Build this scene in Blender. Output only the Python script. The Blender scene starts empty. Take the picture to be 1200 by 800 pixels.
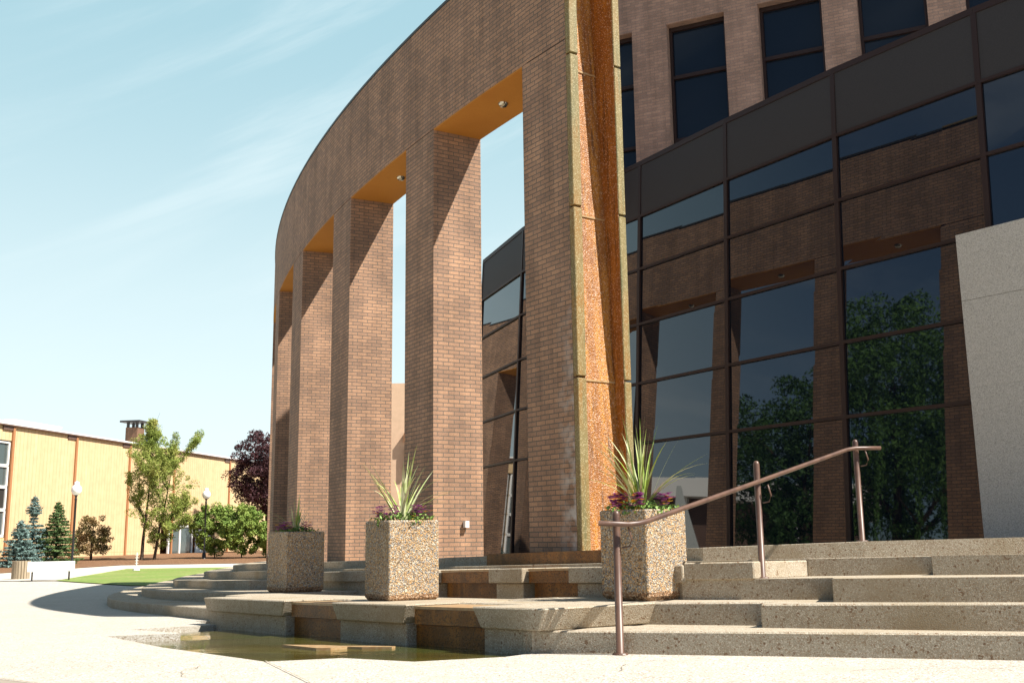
import bpy, bmesh, math, random
import numpy as np
from math import radians, cos, sin, pi, atan2, hypot
from mathutils import Vector, Matrix
from mathutils.geometry import tessellate_polygon, delaunay_2d_cdt
random.seed(7); rng = np.random.default_rng(11)
C = bpy.context.scene.collection
sc = bpy.context.scene

# ------------------------------------------------------------------ camera
FPX, PITCH, ROLL, CAMH = 1215.0, radians(10.66), radians(0.75), 0.85
cam = bpy.data.cameras.new('camera'); camo = bpy.data.objects.new('camera', cam); C.objects.link(camo)
f0 = Vector((0, cos(PITCH), sin(PITCH))); r0 = Vector((1, 0, 0)); u0 = r0.cross(f0)
rr = r0*cos(ROLL) - u0*sin(ROLL); uu = u0*cos(ROLL) + r0*sin(ROLL)
M = Matrix.Identity(4)
for i in range(3):
    M[i][0] = rr[i]; M[i][1] = uu[i]; M[i][2] = -f0[i]
M[2][3] = CAMH
camo.matrix_world = M
cam.sensor_width = 36; cam.lens = FPX/1200*36; cam.clip_start = .05; cam.clip_end = 3000
sc.camera = camo

# ------------------------------------------------------------------ light
SUN_AZ, SUN_EL = -24.0, 52.0
sdir = Vector((cos(radians(SUN_AZ))*cos(radians(SUN_EL)), sin(radians(SUN_AZ))*cos(radians(SUN_EL)), sin(radians(SUN_EL))))
sl = bpy.data.lights.new('sun', 'SUN'); sl.energy = 5.0; sl.angle = radians(.53); sl.color = (1, .95, .86)
so = bpy.data.objects.new('sun', sl); C.objects.link(so); so.rotation_euler = sdir.to_track_quat('Z', 'Y').to_euler()
w = bpy.data.worlds.new('World'); sc.world = w; w.use_nodes = True
nt = w.node_tree; nt.nodes.clear()
def N(t, **k):
    n = nt.nodes.new(t)
    for a, b in k.items(): setattr(n, a, b)
    return n
out = N('ShaderNodeOutputWorld'); bg = N('ShaderNodeBackground'); sky = N('ShaderNodeTexSky')
sky.sky_type = 'NISHITA'; sky.sun_disc = False; sky.sun_elevation = radians(SUN_EL); sky.sun_rotation = radians(90-SUN_AZ)
sky.altitude = 600; sky.air_density = 1.0; sky.dust_density = .8; sky.ozone_density = .6
bg.inputs[1].default_value = .05
# thin cirrus streaks mixed over the sky
tc = N('ShaderNodeTexCoord'); mp = N('ShaderNodeMapping'); mp.vector_type = 'TEXTURE'; mp.inputs['Rotation'].default_value = (0, radians(-24), 0); mp.inputs['Scale'].default_value = (.55, .55, .085); mp.inputs['Location'].default_value = (.3, .1, .05)
n1 = N('ShaderNodeTexNoise'); n1.inputs['Scale'].default_value = 1.5; n1.inputs['Detail'].default_value = 7; n1.inputs['Roughness'].default_value = .58; n1.inputs['Distortion'].default_value = .5
n2 = N('ShaderNodeTexNoise'); n2.inputs['Scale'].default_value = 1.9; n2.inputs['Detail'].default_value = 3
r1 = N('ShaderNodeMapRange'); r1.inputs[1].default_value = .44; r1.inputs[2].default_value = .76; r1.interpolation_type = 'SMOOTHSTEP'
r2 = N('ShaderNodeMapRange'); r2.inputs[1].default_value = .42; r2.inputs[2].default_value = .66
mul = N('ShaderNodeMath', operation='MULTIPLY'); mul2 = N('ShaderNodeMath', operation='MULTIPLY'); mul2.inputs[1].default_value = .36
mx = N('ShaderNodeMixRGB'); mx.inputs[2].default_value = (10.4, 11.2, 11.2, 1)
tint = N('ShaderNodeMixRGB', blend_type='MULTIPLY'); tint.inputs[0].default_value = 1; tint.inputs[2].default_value = (.92, 1.0, 1.0, 1)
# a broad thin veil of bright high haze over the north west part of the sky, whiter towards the horizon
sep = N('ShaderNodeSeparateXYZ'); rz = N('ShaderNodeMapRange'); rz.inputs[1].default_value = .02; rz.inputs[2].default_value = .50; rz.interpolation_type = 'SMOOTHSTEP'
veil = N('ShaderNodeMixRGB'); veil.inputs[1].default_value = (9.2, 10.7, 10.8, 1); veil.inputs[2].default_value = (4.5, 7.1, 8.0, 1)
dt = N('ShaderNodeVectorMath', operation='DOT_PRODUCT'); dt.inputs[1].default_value = (-.20, .94, .26)
rv = N('ShaderNodeMapRange'); rv.inputs[1].default_value = .30; rv.inputs[2].default_value = .80; rv.inputs[4].default_value = .9; rv.interpolation_type = 'SMOOTHSTEP'
mh = N('ShaderNodeMixRGB')
L = nt.links.new
L(tc.outputs['Generated'], mp.inputs[0]); L(mp.outputs[0], n1.inputs[0]); L(tc.outputs['Generated'], n2.inputs[0])
L(n1.outputs[0], r1.inputs[0]); L(n2.outputs[0], r2.inputs[0]); L(r1.outputs[0], mul.inputs[0]); L(r2.outputs[0], mul.inputs[1]); L(mul.outputs[0], mul2.inputs[0])
L(sky.outputs[0], tint.inputs[1]); L(tc.outputs['Generated'], sep.inputs[0]); L(sep.outputs[2], rz.inputs[0]); L(rz.outputs[0], veil.inputs[0])
L(tc.outputs['Generated'], dt.inputs[0]); L(dt.outputs['Value'], rv.inputs[0]); L(rv.outputs[0], mh.inputs[0]); L(tint.outputs[0], mh.inputs[1]); L(veil.outputs[0], mh.inputs[2])
L(mul2.outputs[0], mx.inputs[0]); L(mh.outputs[0], mx.inputs[1]); L(mx.outputs[0], bg.inputs[0]); L(bg.outputs[0], out.inputs[0])
sc.view_settings.view_transform = 'Standard'; sc.view_settings.look = 'None'; sc.view_settings.exposure = 1.07; sc.view_settings.gamma = 1
sc.render.engine = 'CYCLES'; sc.cycles.max_bounces = 7

# ------------------------------------------------------------------ materials
def mat(name, base, rough=.8, spec=.5, metal=0, noise=None, bump=None, **kw):
    m = bpy.data.materials.new(name); m.use_nodes = True; t = m.node_tree; b = t.nodes['Principled BSDF']
    b.inputs['Roughness'].default_value = rough; b.inputs['Metallic'].default_value = metal
    b.inputs['Specular IOR Level'].default_value = spec; b.inputs['Base Color'].default_value = (*base, 1)
    for k, v in kw.items(): b.inputs[k.replace('_', ' ')].default_value = v
    col = None
    if noise:   # list of (scale, colour, lo, hi, kind)
        tcn = t.nodes.new('ShaderNodeTexCoord'); prev = None
        for (s, c2, lo, hi, kind) in noise:
            if kind == 'n':
                n = t.nodes.new('ShaderNodeTexNoise'); n.inputs['Scale'].default_value = s; n.inputs['Detail'].default_value = 5; o = n.outputs[0]
            elif kind == 'streak':
                mpp = t.nodes.new('ShaderNodeMapping'); mpp.inputs['Scale'].default_value = (1, 1, .07); t.links.new(tcn.outputs['Object'], mpp.inputs[0])
                n = t.nodes.new('ShaderNodeTexNoise'); n.inputs['Scale'].default_value = s; n.inputs['Detail'].default_value = 5; o = n.outputs[0]
                t.links.new(mpp.outputs[0], n.inputs[0])
            else:
                n = t.nodes.new('ShaderNodeTexVoronoi'); n.inputs['Scale'].default_value = s
                sp = t.nodes.new('ShaderNodeSeparateColor'); t.links.new(n.outputs['Color'], sp.inputs[0]); o = sp.outputs[{'v': 0, 'w': 1, 'x': 2}[kind]]
            if kind != 'streak': t.links.new(tcn.outputs['Object'], n.inputs[0])
            r = t.nodes.new('ShaderNodeMapRange'); r.inputs[1].default_value = lo; r.inputs[2].default_value = hi; t.links.new(o, r.inputs[0])
            x = t.nodes.new('ShaderNodeMixRGB'); x.inputs[2].default_value = (*c2, 1)
            if prev: t.links.new(prev, x.inputs[1])
            else: x.inputs[1].default_value = (*base, 1)
            t.links.new(r.outputs[0], x.inputs[0]); prev = x.outputs[0]
        t.links.new(prev, b.inputs['Base Color']); col = prev
    if bump:
        s, st, kind = bump
        tcn = t.nodes.new('ShaderNodeTexCoord')
        n = t.nodes.new('ShaderNodeTexNoise' if kind == 'n' else 'ShaderNodeTexVoronoi'); n.inputs['Scale'].default_value = s
        if kind == 'n': n.inputs['Detail'].default_value = 4
        t.links.new(tcn.outputs['Object'], n.inputs[0])
        bp = t.nodes.new('ShaderNodeBump'); bp.inputs['Strength'].default_value = st; bp.inputs['Distance'].default_value = .01
        t.links.new(n.outputs[0], bp.inputs['Height']); t.links.new(bp.outputs[0], b.inputs['Normal'])
    return m

def brick_mat(name, c1, c2, mortar, bw=.192, bh=.0648, mort=.0072, stain=None, vertical=False, contrast=True):
    m = bpy.data.materials.new(name); m.use_nodes = True; t = m.node_tree; b = t.nodes['Principled BSDF']
    b.inputs['Roughness'].default_value = .82; b.inputs['Specular IOR Level'].default_value = .35
    uv = t.nodes.new('ShaderNodeUVMap'); br = t.nodes.new('ShaderNodeTexBrick')
    t.links.new(uv.outputs[0], br.inputs[0])
    br.inputs['Scale'].default_value = 1; br.inputs['Brick Width'].default_value = bw; br.inputs['Row Height'].default_value = bh
    br.inputs['Mortar Size'].default_value = mort/1.0; br.inputs['Mortar Smooth'].default_value = .15; br.inputs['Bias'].default_value = -.1
    br.inputs['Color1'].default_value = (*c1, 1); br.inputs['Color2'].default_value = (*c2, 1); br.inputs['Mortar'].default_value = (*mortar, 1)
    if vertical: br.offset = 0
    # slow patchiness and a fine grain
    n = t.nodes.new('ShaderNodeTexNoise'); n.inputs['Scale'].default_value = 1.3; n.inputs['Detail'].default_value = 6; t.links.new(uv.outputs[0], n.inputs[0])
    r = t.nodes.new('ShaderNodeMapRange'); r.inputs[1].default_value = .3; r.inputs[2].default_value = .7; r.inputs[3].default_value = .9 if vertical else .82; r.inputs[4].default_value = 1.05 if vertical else 1.15; t.links.new(n.outputs[0], r.inputs[0])
    x = t.nodes.new('ShaderNodeMixRGB'); x.blend_type = 'MULTIPLY'; x.inputs[0].default_value = 1
    t.links.new(br.outputs[0], x.inputs[1]); t.links.new(r.outputs[0], x.inputs[2])
    prev = x.outputs[0]
    n3 = t.nodes.new('ShaderNodeTexNoise'); n3.inputs['Scale'].default_value = 60; n3.inputs['Detail'].default_value = 3; t.links.new(uv.outputs[0], n3.inputs[0])
    r3 = t.nodes.new('ShaderNodeMapRange'); r3.inputs[1].default_value = .3; r3.inputs[2].default_value = .7; r3.inputs[3].default_value = .8; r3.inputs[4].default_value = 1.2; t.links.new(n3.outputs[0], r3.inputs[0])
    x3 = t.nodes.new('ShaderNodeMixRGB'); x3.blend_type = 'MULTIPLY'; x3.inputs[0].default_value = 1
    t.links.new(prev, x3.inputs[1]); t.links.new(r3.outputs[0], x3.inputs[2]); prev = x3.outputs[0]
    ms = t.nodes.new('ShaderNodeMapping'); ms.inputs['Scale'].default_value = (2.4, .16, 1); t.links.new(uv.outputs[0], ms.inputs[0])
    nst = t.nodes.new('ShaderNodeTexNoise'); nst.inputs['Scale'].default_value = 1.6; nst.inputs['Detail'].default_value = 6; nst.inputs['Roughness'].default_value = .65; t.links.new(ms.outputs[0], nst.inputs[0])
    rst = t.nodes.new('ShaderNodeMapRange'); rst.inputs[1].default_value = .40; rst.inputs[2].default_value = .72; rst.inputs[3].default_value = 1.06; rst.inputs[4].default_value = .74 if not vertical else .93; t.links.new(nst.outputs[0], rst.inputs[0])
    xs = t.nodes.new('ShaderNodeMixRGB'); xs.blend_type = 'MULTIPLY'; xs.inputs[0].default_value = 1
    t.links.new(prev, xs.inputs[1]); t.links.new(rst.outputs[0], xs.inputs[2]); prev = xs.outputs[0]
    if stain:   # white lime bloom, strongest near u = stain[0] and low down
        sp = t.nodes.new('ShaderNodeSeparateXYZ'); t.links.new(uv.outputs[0], sp.inputs[0])
        ru = t.nodes.new('ShaderNodeMapRange'); ru.inputs[1].default_value = stain[0]-stain[1]; ru.inputs[2].default_value = stain[0]; t.links.new(sp.outputs[0], ru.inputs[0])
        rv = t.nodes.new('ShaderNodeMapRange'); rv.inputs[1].default_value = 4.2; rv.inputs[2].default_value = 1.5; t.links.new(sp.outputs[1], rv.inputs[0])
        ns = t.nodes.new('ShaderNodeTexNoise'); ns.inputs['Scale'].default_value = 5; ns.inputs['Detail'].default_value = 6; t.links.new(uv.outputs[0], ns.inputs[0])
        rn = t.nodes.new('ShaderNodeMapRange'); rn.inputs[1].default_value = .42; rn.inputs[2].default_value = .62; t.links.new(ns.outputs[0], rn.inputs[0])
        p = ru.outputs[0]
        for q in (rv.outputs[0], rn.outputs[0]):
            mm = t.nodes.new('ShaderNodeMath'); mm.operation = 'MULTIPLY'; t.links.new(p, mm.inputs[0]); t.links.new(q, mm.inputs[1]); p = mm.outputs[0]
        x4 = t.nodes.new('ShaderNodeMixRGB'); x4.inputs[2].default_value = (.50, .48, .45, 1)
        t.links.new(p, x4.inputs[0]); t.links.new(prev, x4.inputs[1]); prev = x4.outputs[0]
    t.links.new(prev, b.inputs['Base Color'])
    bp = t.nodes.new('ShaderNodeBump'); bp.inputs['Strength'].default_value = .5; bp.inputs['Distance'].default_value = .006; bp.invert = True
    t.links.new(br.outputs['Fac'], bp.inputs['Height']); t.links.new(bp.outputs[0], b.inputs['Normal'])
    return m

MT = {}
MT['brick'] = brick_mat('brown brick', (.385, .222, .135), (.262, .158, .106), (.135, .108, .085))
MT['brick_bloom'] = brick_mat('brown brick with lime bloom', (.385, .222, .135), (.262, .158, .106), (.135, .108, .085), stain=(1.0, .38))
MT['brick_pale'] = brick_mat('pinkish brick', (.40, .25, .185), (.28, .18, .14), (.26, .19, .155))
MT['yellow'] = brick_mat('yellow ribbed cladding', (.60, .435, .25), (.585, .42, .235), (.50, .34, .175), bw=.42, bh=40, mort=.03, vertical=True)
MT['tan'] = mat('tan concrete wall', (.68, .47, .32), .9, noise=[(2, (.62, .43, .29), .4, .7, 'n')])
MT['step'] = mat('exposed aggregate concrete', (.365, .315, .24), .9, .3, noise=[(9, (.30, .245, .175), .42, .75, 'n'), (120, (.28, .20, .13), .80, .88, 'v'), (150, (.50, .44, .35), .76, .86, 'w'), (70, (.20, .13, .08), .95, .98, 'x'), (1.4, (.30, .235, .15), .52, .78, 'n')], bump=(110, .3, 'v'))
MT['step_wet'] = mat('rust stained wet stone', (.22, .085, .014), .42, .4, noise=[(5, (.10, .04, .009), .4, .7, 'n'), (9, (.30, .13, .025), .5, .75, 'streak'), (90, (.06, .026, .01), .78, .86, 'v')], bump=(50, .5, 'n'))
MT['planter'] = mat('coarse pebble aggregate', (.38, .275, .165), .85, .35, noise=[(88, (.13, .085, .05), .60, .66, 'v'), (95, (.56, .49, .38), .70, .76, 'w'), (90, (.22, .215, .21), .68, .74, 'x'), (110, (.50, .29, .12), .78, .82, 'v')], bump=(88, .9, 'v'))
MT['planter_stain'] = mat('rust stained pebble aggregate', (.27, .15, .075), .85, .35, noise=[(62, (.13, .075, .04), .60, .66, 'v'), (70, (.40, .28, .18), .72, .78, 'w')], bump=(66, .8, 'v'))
MT['plaza'] = mat('pale aggregate paving', (.425, .385, .325), .9, .3, noise=[(.5, (.38, .34, .285), .45, .7, 'n'), (85, (.27, .215, .16), .74, .82, 'v'), (100, (.55, .52, .48), .7, .8, 'w'), (3, (.39, .35, .29), .5, .75, 'n')], bump=(90, .3, 'v'))
MT['paver'] = brick_mat('smooth pale paving', (.45, .39, .33), (.41, .355, .30), (.30, .25, .20), bw=.60, bh=.30, mort=.008)
MT['joint'] = mat('dirt filled joint', (.22, .18, .13), .95, .2, noise=[(20, (.34, .29, .22), .42, .55, 'n')])
MT['soffit'] = mat('orange stained soffit', (.52, .22, .035), .75, .35, noise=[(1.2, (.46, .185, .028), .4, .7, 'n'), (30, (.42, .17, .025), .55, .8, 'n')])
MT['flange'] = mat('mineral stained olive stone', (.20, .155, .06), .65, .4, noise=[(1.1, (.24, .12, .025), .42, .62, 'n'), (14, (.13, .12, .05), .5, .7, 'streak'), (120, (.38, .32, .18), .82, .9, 'v')], bump=(110, .3, 'v'))
MT['channel'] = mat('rust stained wet waterfall stone', (.34, .125, .014), .42, .5, noise=[(3, (.24, .08, .010), .42, .7, 'n'), (9, (.46, .19, .022), .46, .62, 'streak'), (17, (.12, .045, .010), .56, .70, 'streak'), (85, (.18, .065, .012), .80, .88, 'v'), (95, (.55, .36, .24), .88, .93, 'w')], bump=(75, .8, 'v'))  # palest specks are painted glints of the water film
MT['mullion'] = mat('dark brown anodised metal', (.026, .012, .009), .5, .35)
MT['spandrel'] = mat('charcoal spandrel panel', (.040, .036, .036), .62, .35, noise=[(90, (.030, .027, .027), .4, .6, 'n')])
MT['glass'] = mat('dark tinted mirror glass', (.003, .006, .012), .015, .5, IOR=1.85)
MT['glass_upper'] = mat('dark tinted office glass', (.006, .011, .020), .03, .5, IOR=1.42)
MT['stone'] = mat('grey granite cladding', (.50, .485, .44), .7, .4, noise=[(60, (.38, .37, .34), .45, .6, 'n'), (140, (.55, .54, .52), .7, .8, 'v'), (170, (.25, .24, .23), .82, .9, 'w')])
MT['dark'] = mat('dark recess', (.02, .017, .015), .9)
MT['roof'] = mat('grey roof gravel', (.25, .24, .22), .95)
MT['cap'] = mat('dark metal coping', (.05, .045, .042), .5, metal=.3)
MT['rail'] = mat('brown painted steel', (.115, .062, .042), .42, .45, noise=[(9, (.08, .042, .03), .45, .62, 'n'), (60, (.24, .15, .11), .66, .74, 'n')])
MT['grass'] = mat('lawn', (.17, .235, .055), .9, .2, noise=[(.25, (.25, .28, .09), .42, .65, 'n'), (6, (.13, .20, .04), .45, .65, 'n'), (.9, (.20, .21, .07), .5, .68, 'n')], bump=(60, .8, 'n'))
MT['grass_blade'] = mat('grass blades', (.10, .21, .03), .8, .2)
MT['mulch'] = mat('bark mulch', (.22, .12, .065), .95, .1, noise=[(8, (.13, .07, .04), .4, .6, 'n'), (30, (.34, .22, .13), .6, .7, 'n')], bump=(40, 1, 'n'))
MT['path'] = mat('pale concrete path', (.55, .50, .43), .9, .2, noise=[(2, (.48, .43, .37), .4, .7, 'n')])
MT['bark'] = mat('grey brown bark', (.09, .065, .045), .95, .2, noise=[(12, (.05, .035, .025), .4, .6, 'n')], bump=(20, .8, 'n'))
MT['leaf_light'] = mat('light pine foliage', (.20, .26, .05), .75, .25, noise=[(.8, (.32, .32, .08), .42, .68, 'n')])
MT['leaf_bush'] = mat('bright shrub foliage', (.19, .27, .055), .75, .25, noise=[(1.3, (.28, .35, .08), .42, .62, 'n'), (.7, (.10, .18, .035), .52, .7, 'n')])
MT['leaf_willow'] = mat('willow foliage', (.05, .11, .02), .7, .3, noise=[(.5, (.08, .16, .03), .42, .62, 'n')])
MT['leaf_dark'] = mat('deep green foliage', (.035, .08, .017), .7, .3, noise=[(.5, (.05, .11, .025), .42, .62, 'n')])
MT['leaf_purple'] = mat('dark purple foliage', (.055, .018, .022), .7, .3, noise=[(1, (.08, .035, .04), .45, .65, 'n')])
MT['spruce_blue'] = mat('blue spruce needles', (.13, .21, .19), .75, .25, noise=[(1.3, (.20, .29, .27), .42, .65, 'n')])
MT['spruce_green'] = mat('green spruce needles', (.075, .135, .045), .75, .25, noise=[(1.3, (.12, .18, .06), .42, .65, 'n')])
MT['pine_brown'] = mat('bronze tinged pine needles', (.13, .12, .035), .75, .25, noise=[(1.2, (.21, .13, .05), .42, .62, 'n')])
MT['blade'] = mat('striped spike leaves', (.21, .29, .035), .45, .45, noise=[(6, (.42, .46, .20), .42, .60, 'n')])
MT['blade_dry'] = mat('cream edged spike leaves', (.50, .50, .30), .5, .4, noise=[(9, (.32, .38, .14), .42, .6, 'n')])
MT['bedding'] = mat('bedding plant leaves', (.11, .22, .04), .6, .3, noise=[(20, (.20, .30, .07), .4, .6, 'n')])
MT['petal'] = mat('magenta petals', (.40, .07, .34), .6, .3, noise=[(30, (.15, .03, .22), .45, .6, 'n')])
MT['petal_pink'] = mat('pink violet petals', (.50, .16, .42), .6, .3)
MT['petal_yellow'] = mat('yellow petals', (.80, .47, .03), .6, .3)
MT['soil'] = mat('potting soil', (.05, .033, .02), .95, .1)
MT['white'] = mat('white paint', (.78, .77, .74), .6)
MT['white_glass'] = mat('white lamp globe', (.85, .84, .82), .3)
MT['black'] = mat('black painted steel', (.014, .013, .014), .4)
MT['wood'] = mat('weathered wood slats', (.38, .31, .22), .9, .2, noise=[(12, (.27, .21, .14), .4, .6, 'streak')])
MT['water'] = mat('murky pond water', (.10, .088, .020), .03, .5, IOR=1.33, noise=[(1.2, (.075, .055, .012), .4, .7, 'n'), (.8, (.05, .06, .015), .5, .7, 'n')], bump=(11, .16, 'n'))
MT['wet_lip'] = mat('wet pale stone lip', (.40, .27, .14), .35, .5, noise=[(25, (.35, .20, .09), .45, .6, 'n')])
MT['chimney'] = brick_mat('dark chimney brick', (.22, .11, .06), (.16, .085, .05), (.12, .09, .07))
MT['chrome'] = mat('brushed lamp metal', (.5, .47, .38), .25, metal=1)
MT['grey_metal'] = mat('grey painted metal', (.34, .34, .33), .5)
MT['red'] = mat('red car paint', (.45, .02, .03), .25, .5)
MT['pane'] = mat('pale reflecting window glass', (.07, .09, .09), .05, .5, IOR=1.6)
MT['curtain'] = mat('pale green blind', (.50, .66, .52), .7)
MT['brown_trim'] = mat('rust brown trim', (.36, .16, .065), .7)
MT['fascia'] = mat('dark brown fascia', (.12, .07, .05), .6)
MT['asphalt'] = mat('asphalt', (.055, .053, .05), .95, .2)
MT['slate'] = mat('grey concrete sculpture', (.42, .44, .42), .8)

# ------------------------------------------------------------------ mesh helpers
class MB:
    def __init__(s): s.v = []; s.f = []; s.uv = []; s.mi = []
    def face(s, pts, uv=None, m=0):
        i = len(s.v); s.v += [tuple(p) for p in pts]; s.f.append(tuple(range(i, i+len(pts)))); s.mi.append(m)
        if uv is None:
            p0, p1, p2 = (Vector(pts[k]) for k in (0, 1, 2)); n = (p1-p0).cross(p2-p1)
            if n.length > 1e-12: n.normalize()
            if abs(n.z) < .7:
                t = Vector((-n.y, n.x, 0)); t.normalize()
                uv = [(Vector(p).dot(t), p[2]) for p in pts]
            else: uv = [(p[0], p[1]) for p in pts]
        s.uv += list(uv)
    def box(s, c, size, rz=0, tilt=None, m=0):
        hx, hy, hz = (q/2 for q in size); R = Matrix.Rotation(rz, 3, 'Z')
        if tilt is not None: R = tilt
        P = [Vector(c)+R@Vector((x*hx, y*hy, z*hz)) for x in (-1, 1) for y in (-1, 1) for z in (-1, 1)]
        for q in ((0, 1, 3, 2), (4, 6, 7, 5), (0, 4, 5, 1), (2, 3, 7, 6), (0, 2, 6, 4), (1, 5, 7, 3)): s.face([P[k] for k in q], m=m)
    def beam(s, a, b, wd, h, m=0):   # rectangular bar from a to b, any direction
        a, b = Vector(a), Vector(b); d = (b-a).normalized(); up = Vector((0, 0, 1)) if abs(d.z) < .9 else Vector((d.y, -d.x, 0)).normalized() if hypot(d.x, d.y) > .02 else Vector((1, 0, 0))
        sd = d.cross(up).normalized(); up = sd.cross(d).normalized()
        P = [p+sd*x*wd/2+up*z*h/2 for p in (a, b) for x in (-1, 1) for z in (-1, 1)]
        for q in ((0, 1, 3, 2), (4, 6, 7, 5), (0, 4, 5, 1), (2, 3, 7, 6), (0, 2, 6, 4), (1, 5, 7, 3)): s.face([P[k] for k in q], m=m)
    def prism(s, poly, z0, z1, m=0, mt=None):  # poly: list of xy; z0/z1 numbers or callables
        f0_ = z0 if callable(z0) else (lambda x, y: z0); f1_ = z1 if callable(z1) else (lambda x, y: z1)
        A = sum(poly[i][0]*poly[(i+1) % len(poly)][1]-poly[(i+1) % len(poly)][0]*poly[i][1] for i in range(len(poly)))
        if A < 0: poly = poly[::-1]
        lo = [(x, y, f0_(x, y)) for x, y in poly]; hi = [(x, y, f1_(x, y)) for x, y in poly]
        for tri in tessellate_polygon([[Vector((x, y, 0)) for x, y in poly]]):
            a, b, c = tri
            ar = (poly[b][0]-poly[a][0])*(poly[c][1]-poly[a][1])-(poly[c][0]-poly[a][0])*(poly[b][1]-poly[a][1])
            if ar < 0: a, b = b, a
            s.face([hi[a], hi[b], hi[c]], m=m if mt is None else mt); s.face([lo[c], lo[b], lo[a]], m=m)
        n = len(poly)
        for i in range(n):
            j = (i+1) % n; s.face([lo[i], lo[j], hi[j], hi[i]], m=m)
    def arc(s, R0, R1, a0, a1, z0, z1, n=6, ends=True, m=0, mb=None):
        f0_ = z0 if callable(z0) else (lambda x, y: z0); f1_ = z1 if callable(z1) else (lambda x, y: z1)
        A = [a0+(a1-a0)*i/n for i in range(n+1)]
        def P(R, a, f): x, y = cx+R*cos(radians(a)), cy+R*sin(radians(a)); return (x, y, f(x, y))
        for i in range(n):
            a, b = A[i], A[i+1]; ua, ub = radians(a-AREF)*51, radians(b-AREF)*51
            o = [P(R0, a, f0_), P(R0, b, f0_), P(R0, b, f1_), P(R0, a, f1_)]; s.face(o, [(ua, o[0][2]), (ub, o[1][2]), (ub, o[2][2]), (ua, o[3][2])], m)
            o = [P(R1, b, f0_), P(R1, a, f0_), P(R1, a, f1_), P(R1, b, f1_)]; s.face(o, [(ub, o[0][2]), (ua, o[1][2]), (ua, o[2][2]), (ub, o[3][2])], m)
            s.face([P(R0, a, f1_), P(R0, b, f1_), P(R1, b, f1_), P(R1, a, f1_)], m=m)
            s.face([P(R0, b, f0_), P(R0, a, f0_), P(R1, a, f0_), P(R1, b, f0_)], m=m if mb is None else mb)
        if ends:
            for a in (a0, a1):
                o = [P(R0, a, f0_), P(R1, a, f0_), P(R1, a, f1_), P(R0, a, f1_)]; s.face(o, [(R0-51, o[0][2]), (R1-51, o[1][2]), (R1-51, o[2][2]), (R0-51, o[3][2])], m)
    def tube(s, pts, rad, n=8, caps=True, m=0):
        pts = [Vector(p) for p in pts]; rad = rad if isinstance(rad, (list, tuple)) else [rad]*len(pts); rings = []
        for i, p in enumerate(pts):
            d = (pts[min(i+1, len(pts)-1)]-pts[max(i-1, 0)]).normalized()
            a = Vector((0, 0, 1)) if abs(d.z) < .9 else Vector((1, 0, 0)); x = d.cross(a).normalized(); y = d.cross(x)
            i0 = len(s.v); s.v += [tuple(p+(x*cos(2*pi*k/n)+y*sin(2*pi*k/n))*rad[i]) for k in range(n)]; rings.append(i0)
        for a, b in zip(rings, rings[1:]):
            for k in range(n):
                k2 = (k+1) % n; s.f.append((a+k, a+k2, b+k2, b+k)); s.mi.append(m); s.uv += [(0, 0)]*4
        if caps:
            for r in (rings[0], rings[-1]): s.f.append(tuple(range(r, r+n))); s.mi.append(m); s.uv += [(0, 0)]*n
    def lathe(s, prof, c=(0, 0, 0), n=16, m=0):
        s0 = len(s.v)
        for r, z in prof: s.v += [(c[0]+r*cos(2*pi*k/n), c[1]+r*sin(2*pi*k/n), c[2]+z) for k in range(n)]
        for i in range(len(prof)-1):
            for k in range(n):
                k2 = (k+1) % n; s.f.append((s0+i*n+k, s0+i*n+k2, s0+(i+1)*n+k2, s0+(i+1)*n+k)); s.mi.append(m); s.uv += [(0, 0)]*4
    def build(s, name, mats, parent=None, world=True, bevel=0, smooth=False, origin=None):
        """verts in world coordinates unless world=False; the origin goes to the parent's origin or to `origin`."""
        me = bpy.data.meshes.new(name); o = bpy.data.objects.new(name, me)
        off = Vector((0, 0, 0))
        if world:
            if parent is not None:
                q = parent
                while q is not None: off += q.location; q = q.parent
            elif origin is not None: off = Vector(origin)
        vs = [(x-off.x, y-off.y, z-off.z) for x, y, z in s.v] if off.length > 0 else s.v
        me.from_pydata(vs, [], s.f)
        l = me.uv_layers.new(name='UVMap'); l.data.foreach_set('uv', np.array(s.uv, dtype=np.float32).ravel())
        for mm in (mats if isinstance(mats, (list, tuple)) else [mats]): me.materials.append(MT[mm])
        me.polygons.foreach_set('material_index', s.mi)
        if smooth: me.polygons.foreach_set('use_smooth', [True]*len(me.polygons))
        C.objects.link(o)
        if parent is not None: o.parent = parent
        elif world: o.location = off
        if bevel:
            bm = bmesh.new(); bm.from_mesh(me); bmesh.ops.remove_doubles(bm, verts=bm.verts, dist=1e-4)
            es = [e for e in bm.edges if len(e.link_faces) == 2 and e.calc_face_angle(0) > .6]
            bmesh.ops.bevel(bm, geom=es, offset=bevel, segments=1, affect='EDGES', clamp_overlap=True)
            bmesh.ops.recalc_face_normals(bm, faces=bm.faces); bm.to_mesh(me); bm.free()
        return o
def tag(o, label=None, cat=None, group=None, kind=None):
    if label: o['label'] = label
    if cat: o['category'] = cat
    if group: o['group'] = group
    if kind: o['kind'] = kind
    return o
def thing(name, label, cat, loc, group=None, rz=0):
    o = bpy.data.objects.new(name, None); C.objects.link(o); o.location = loc; o.rotation_euler = (0, 0, rz)
    return tag(o, label, cat, group)
def copy_tree(o, parent=None):
    c = o.copy(); C.objects.link(c); c.parent = parent
    for ch in list(o.children): copy_tree(ch, c)
    return c

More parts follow.
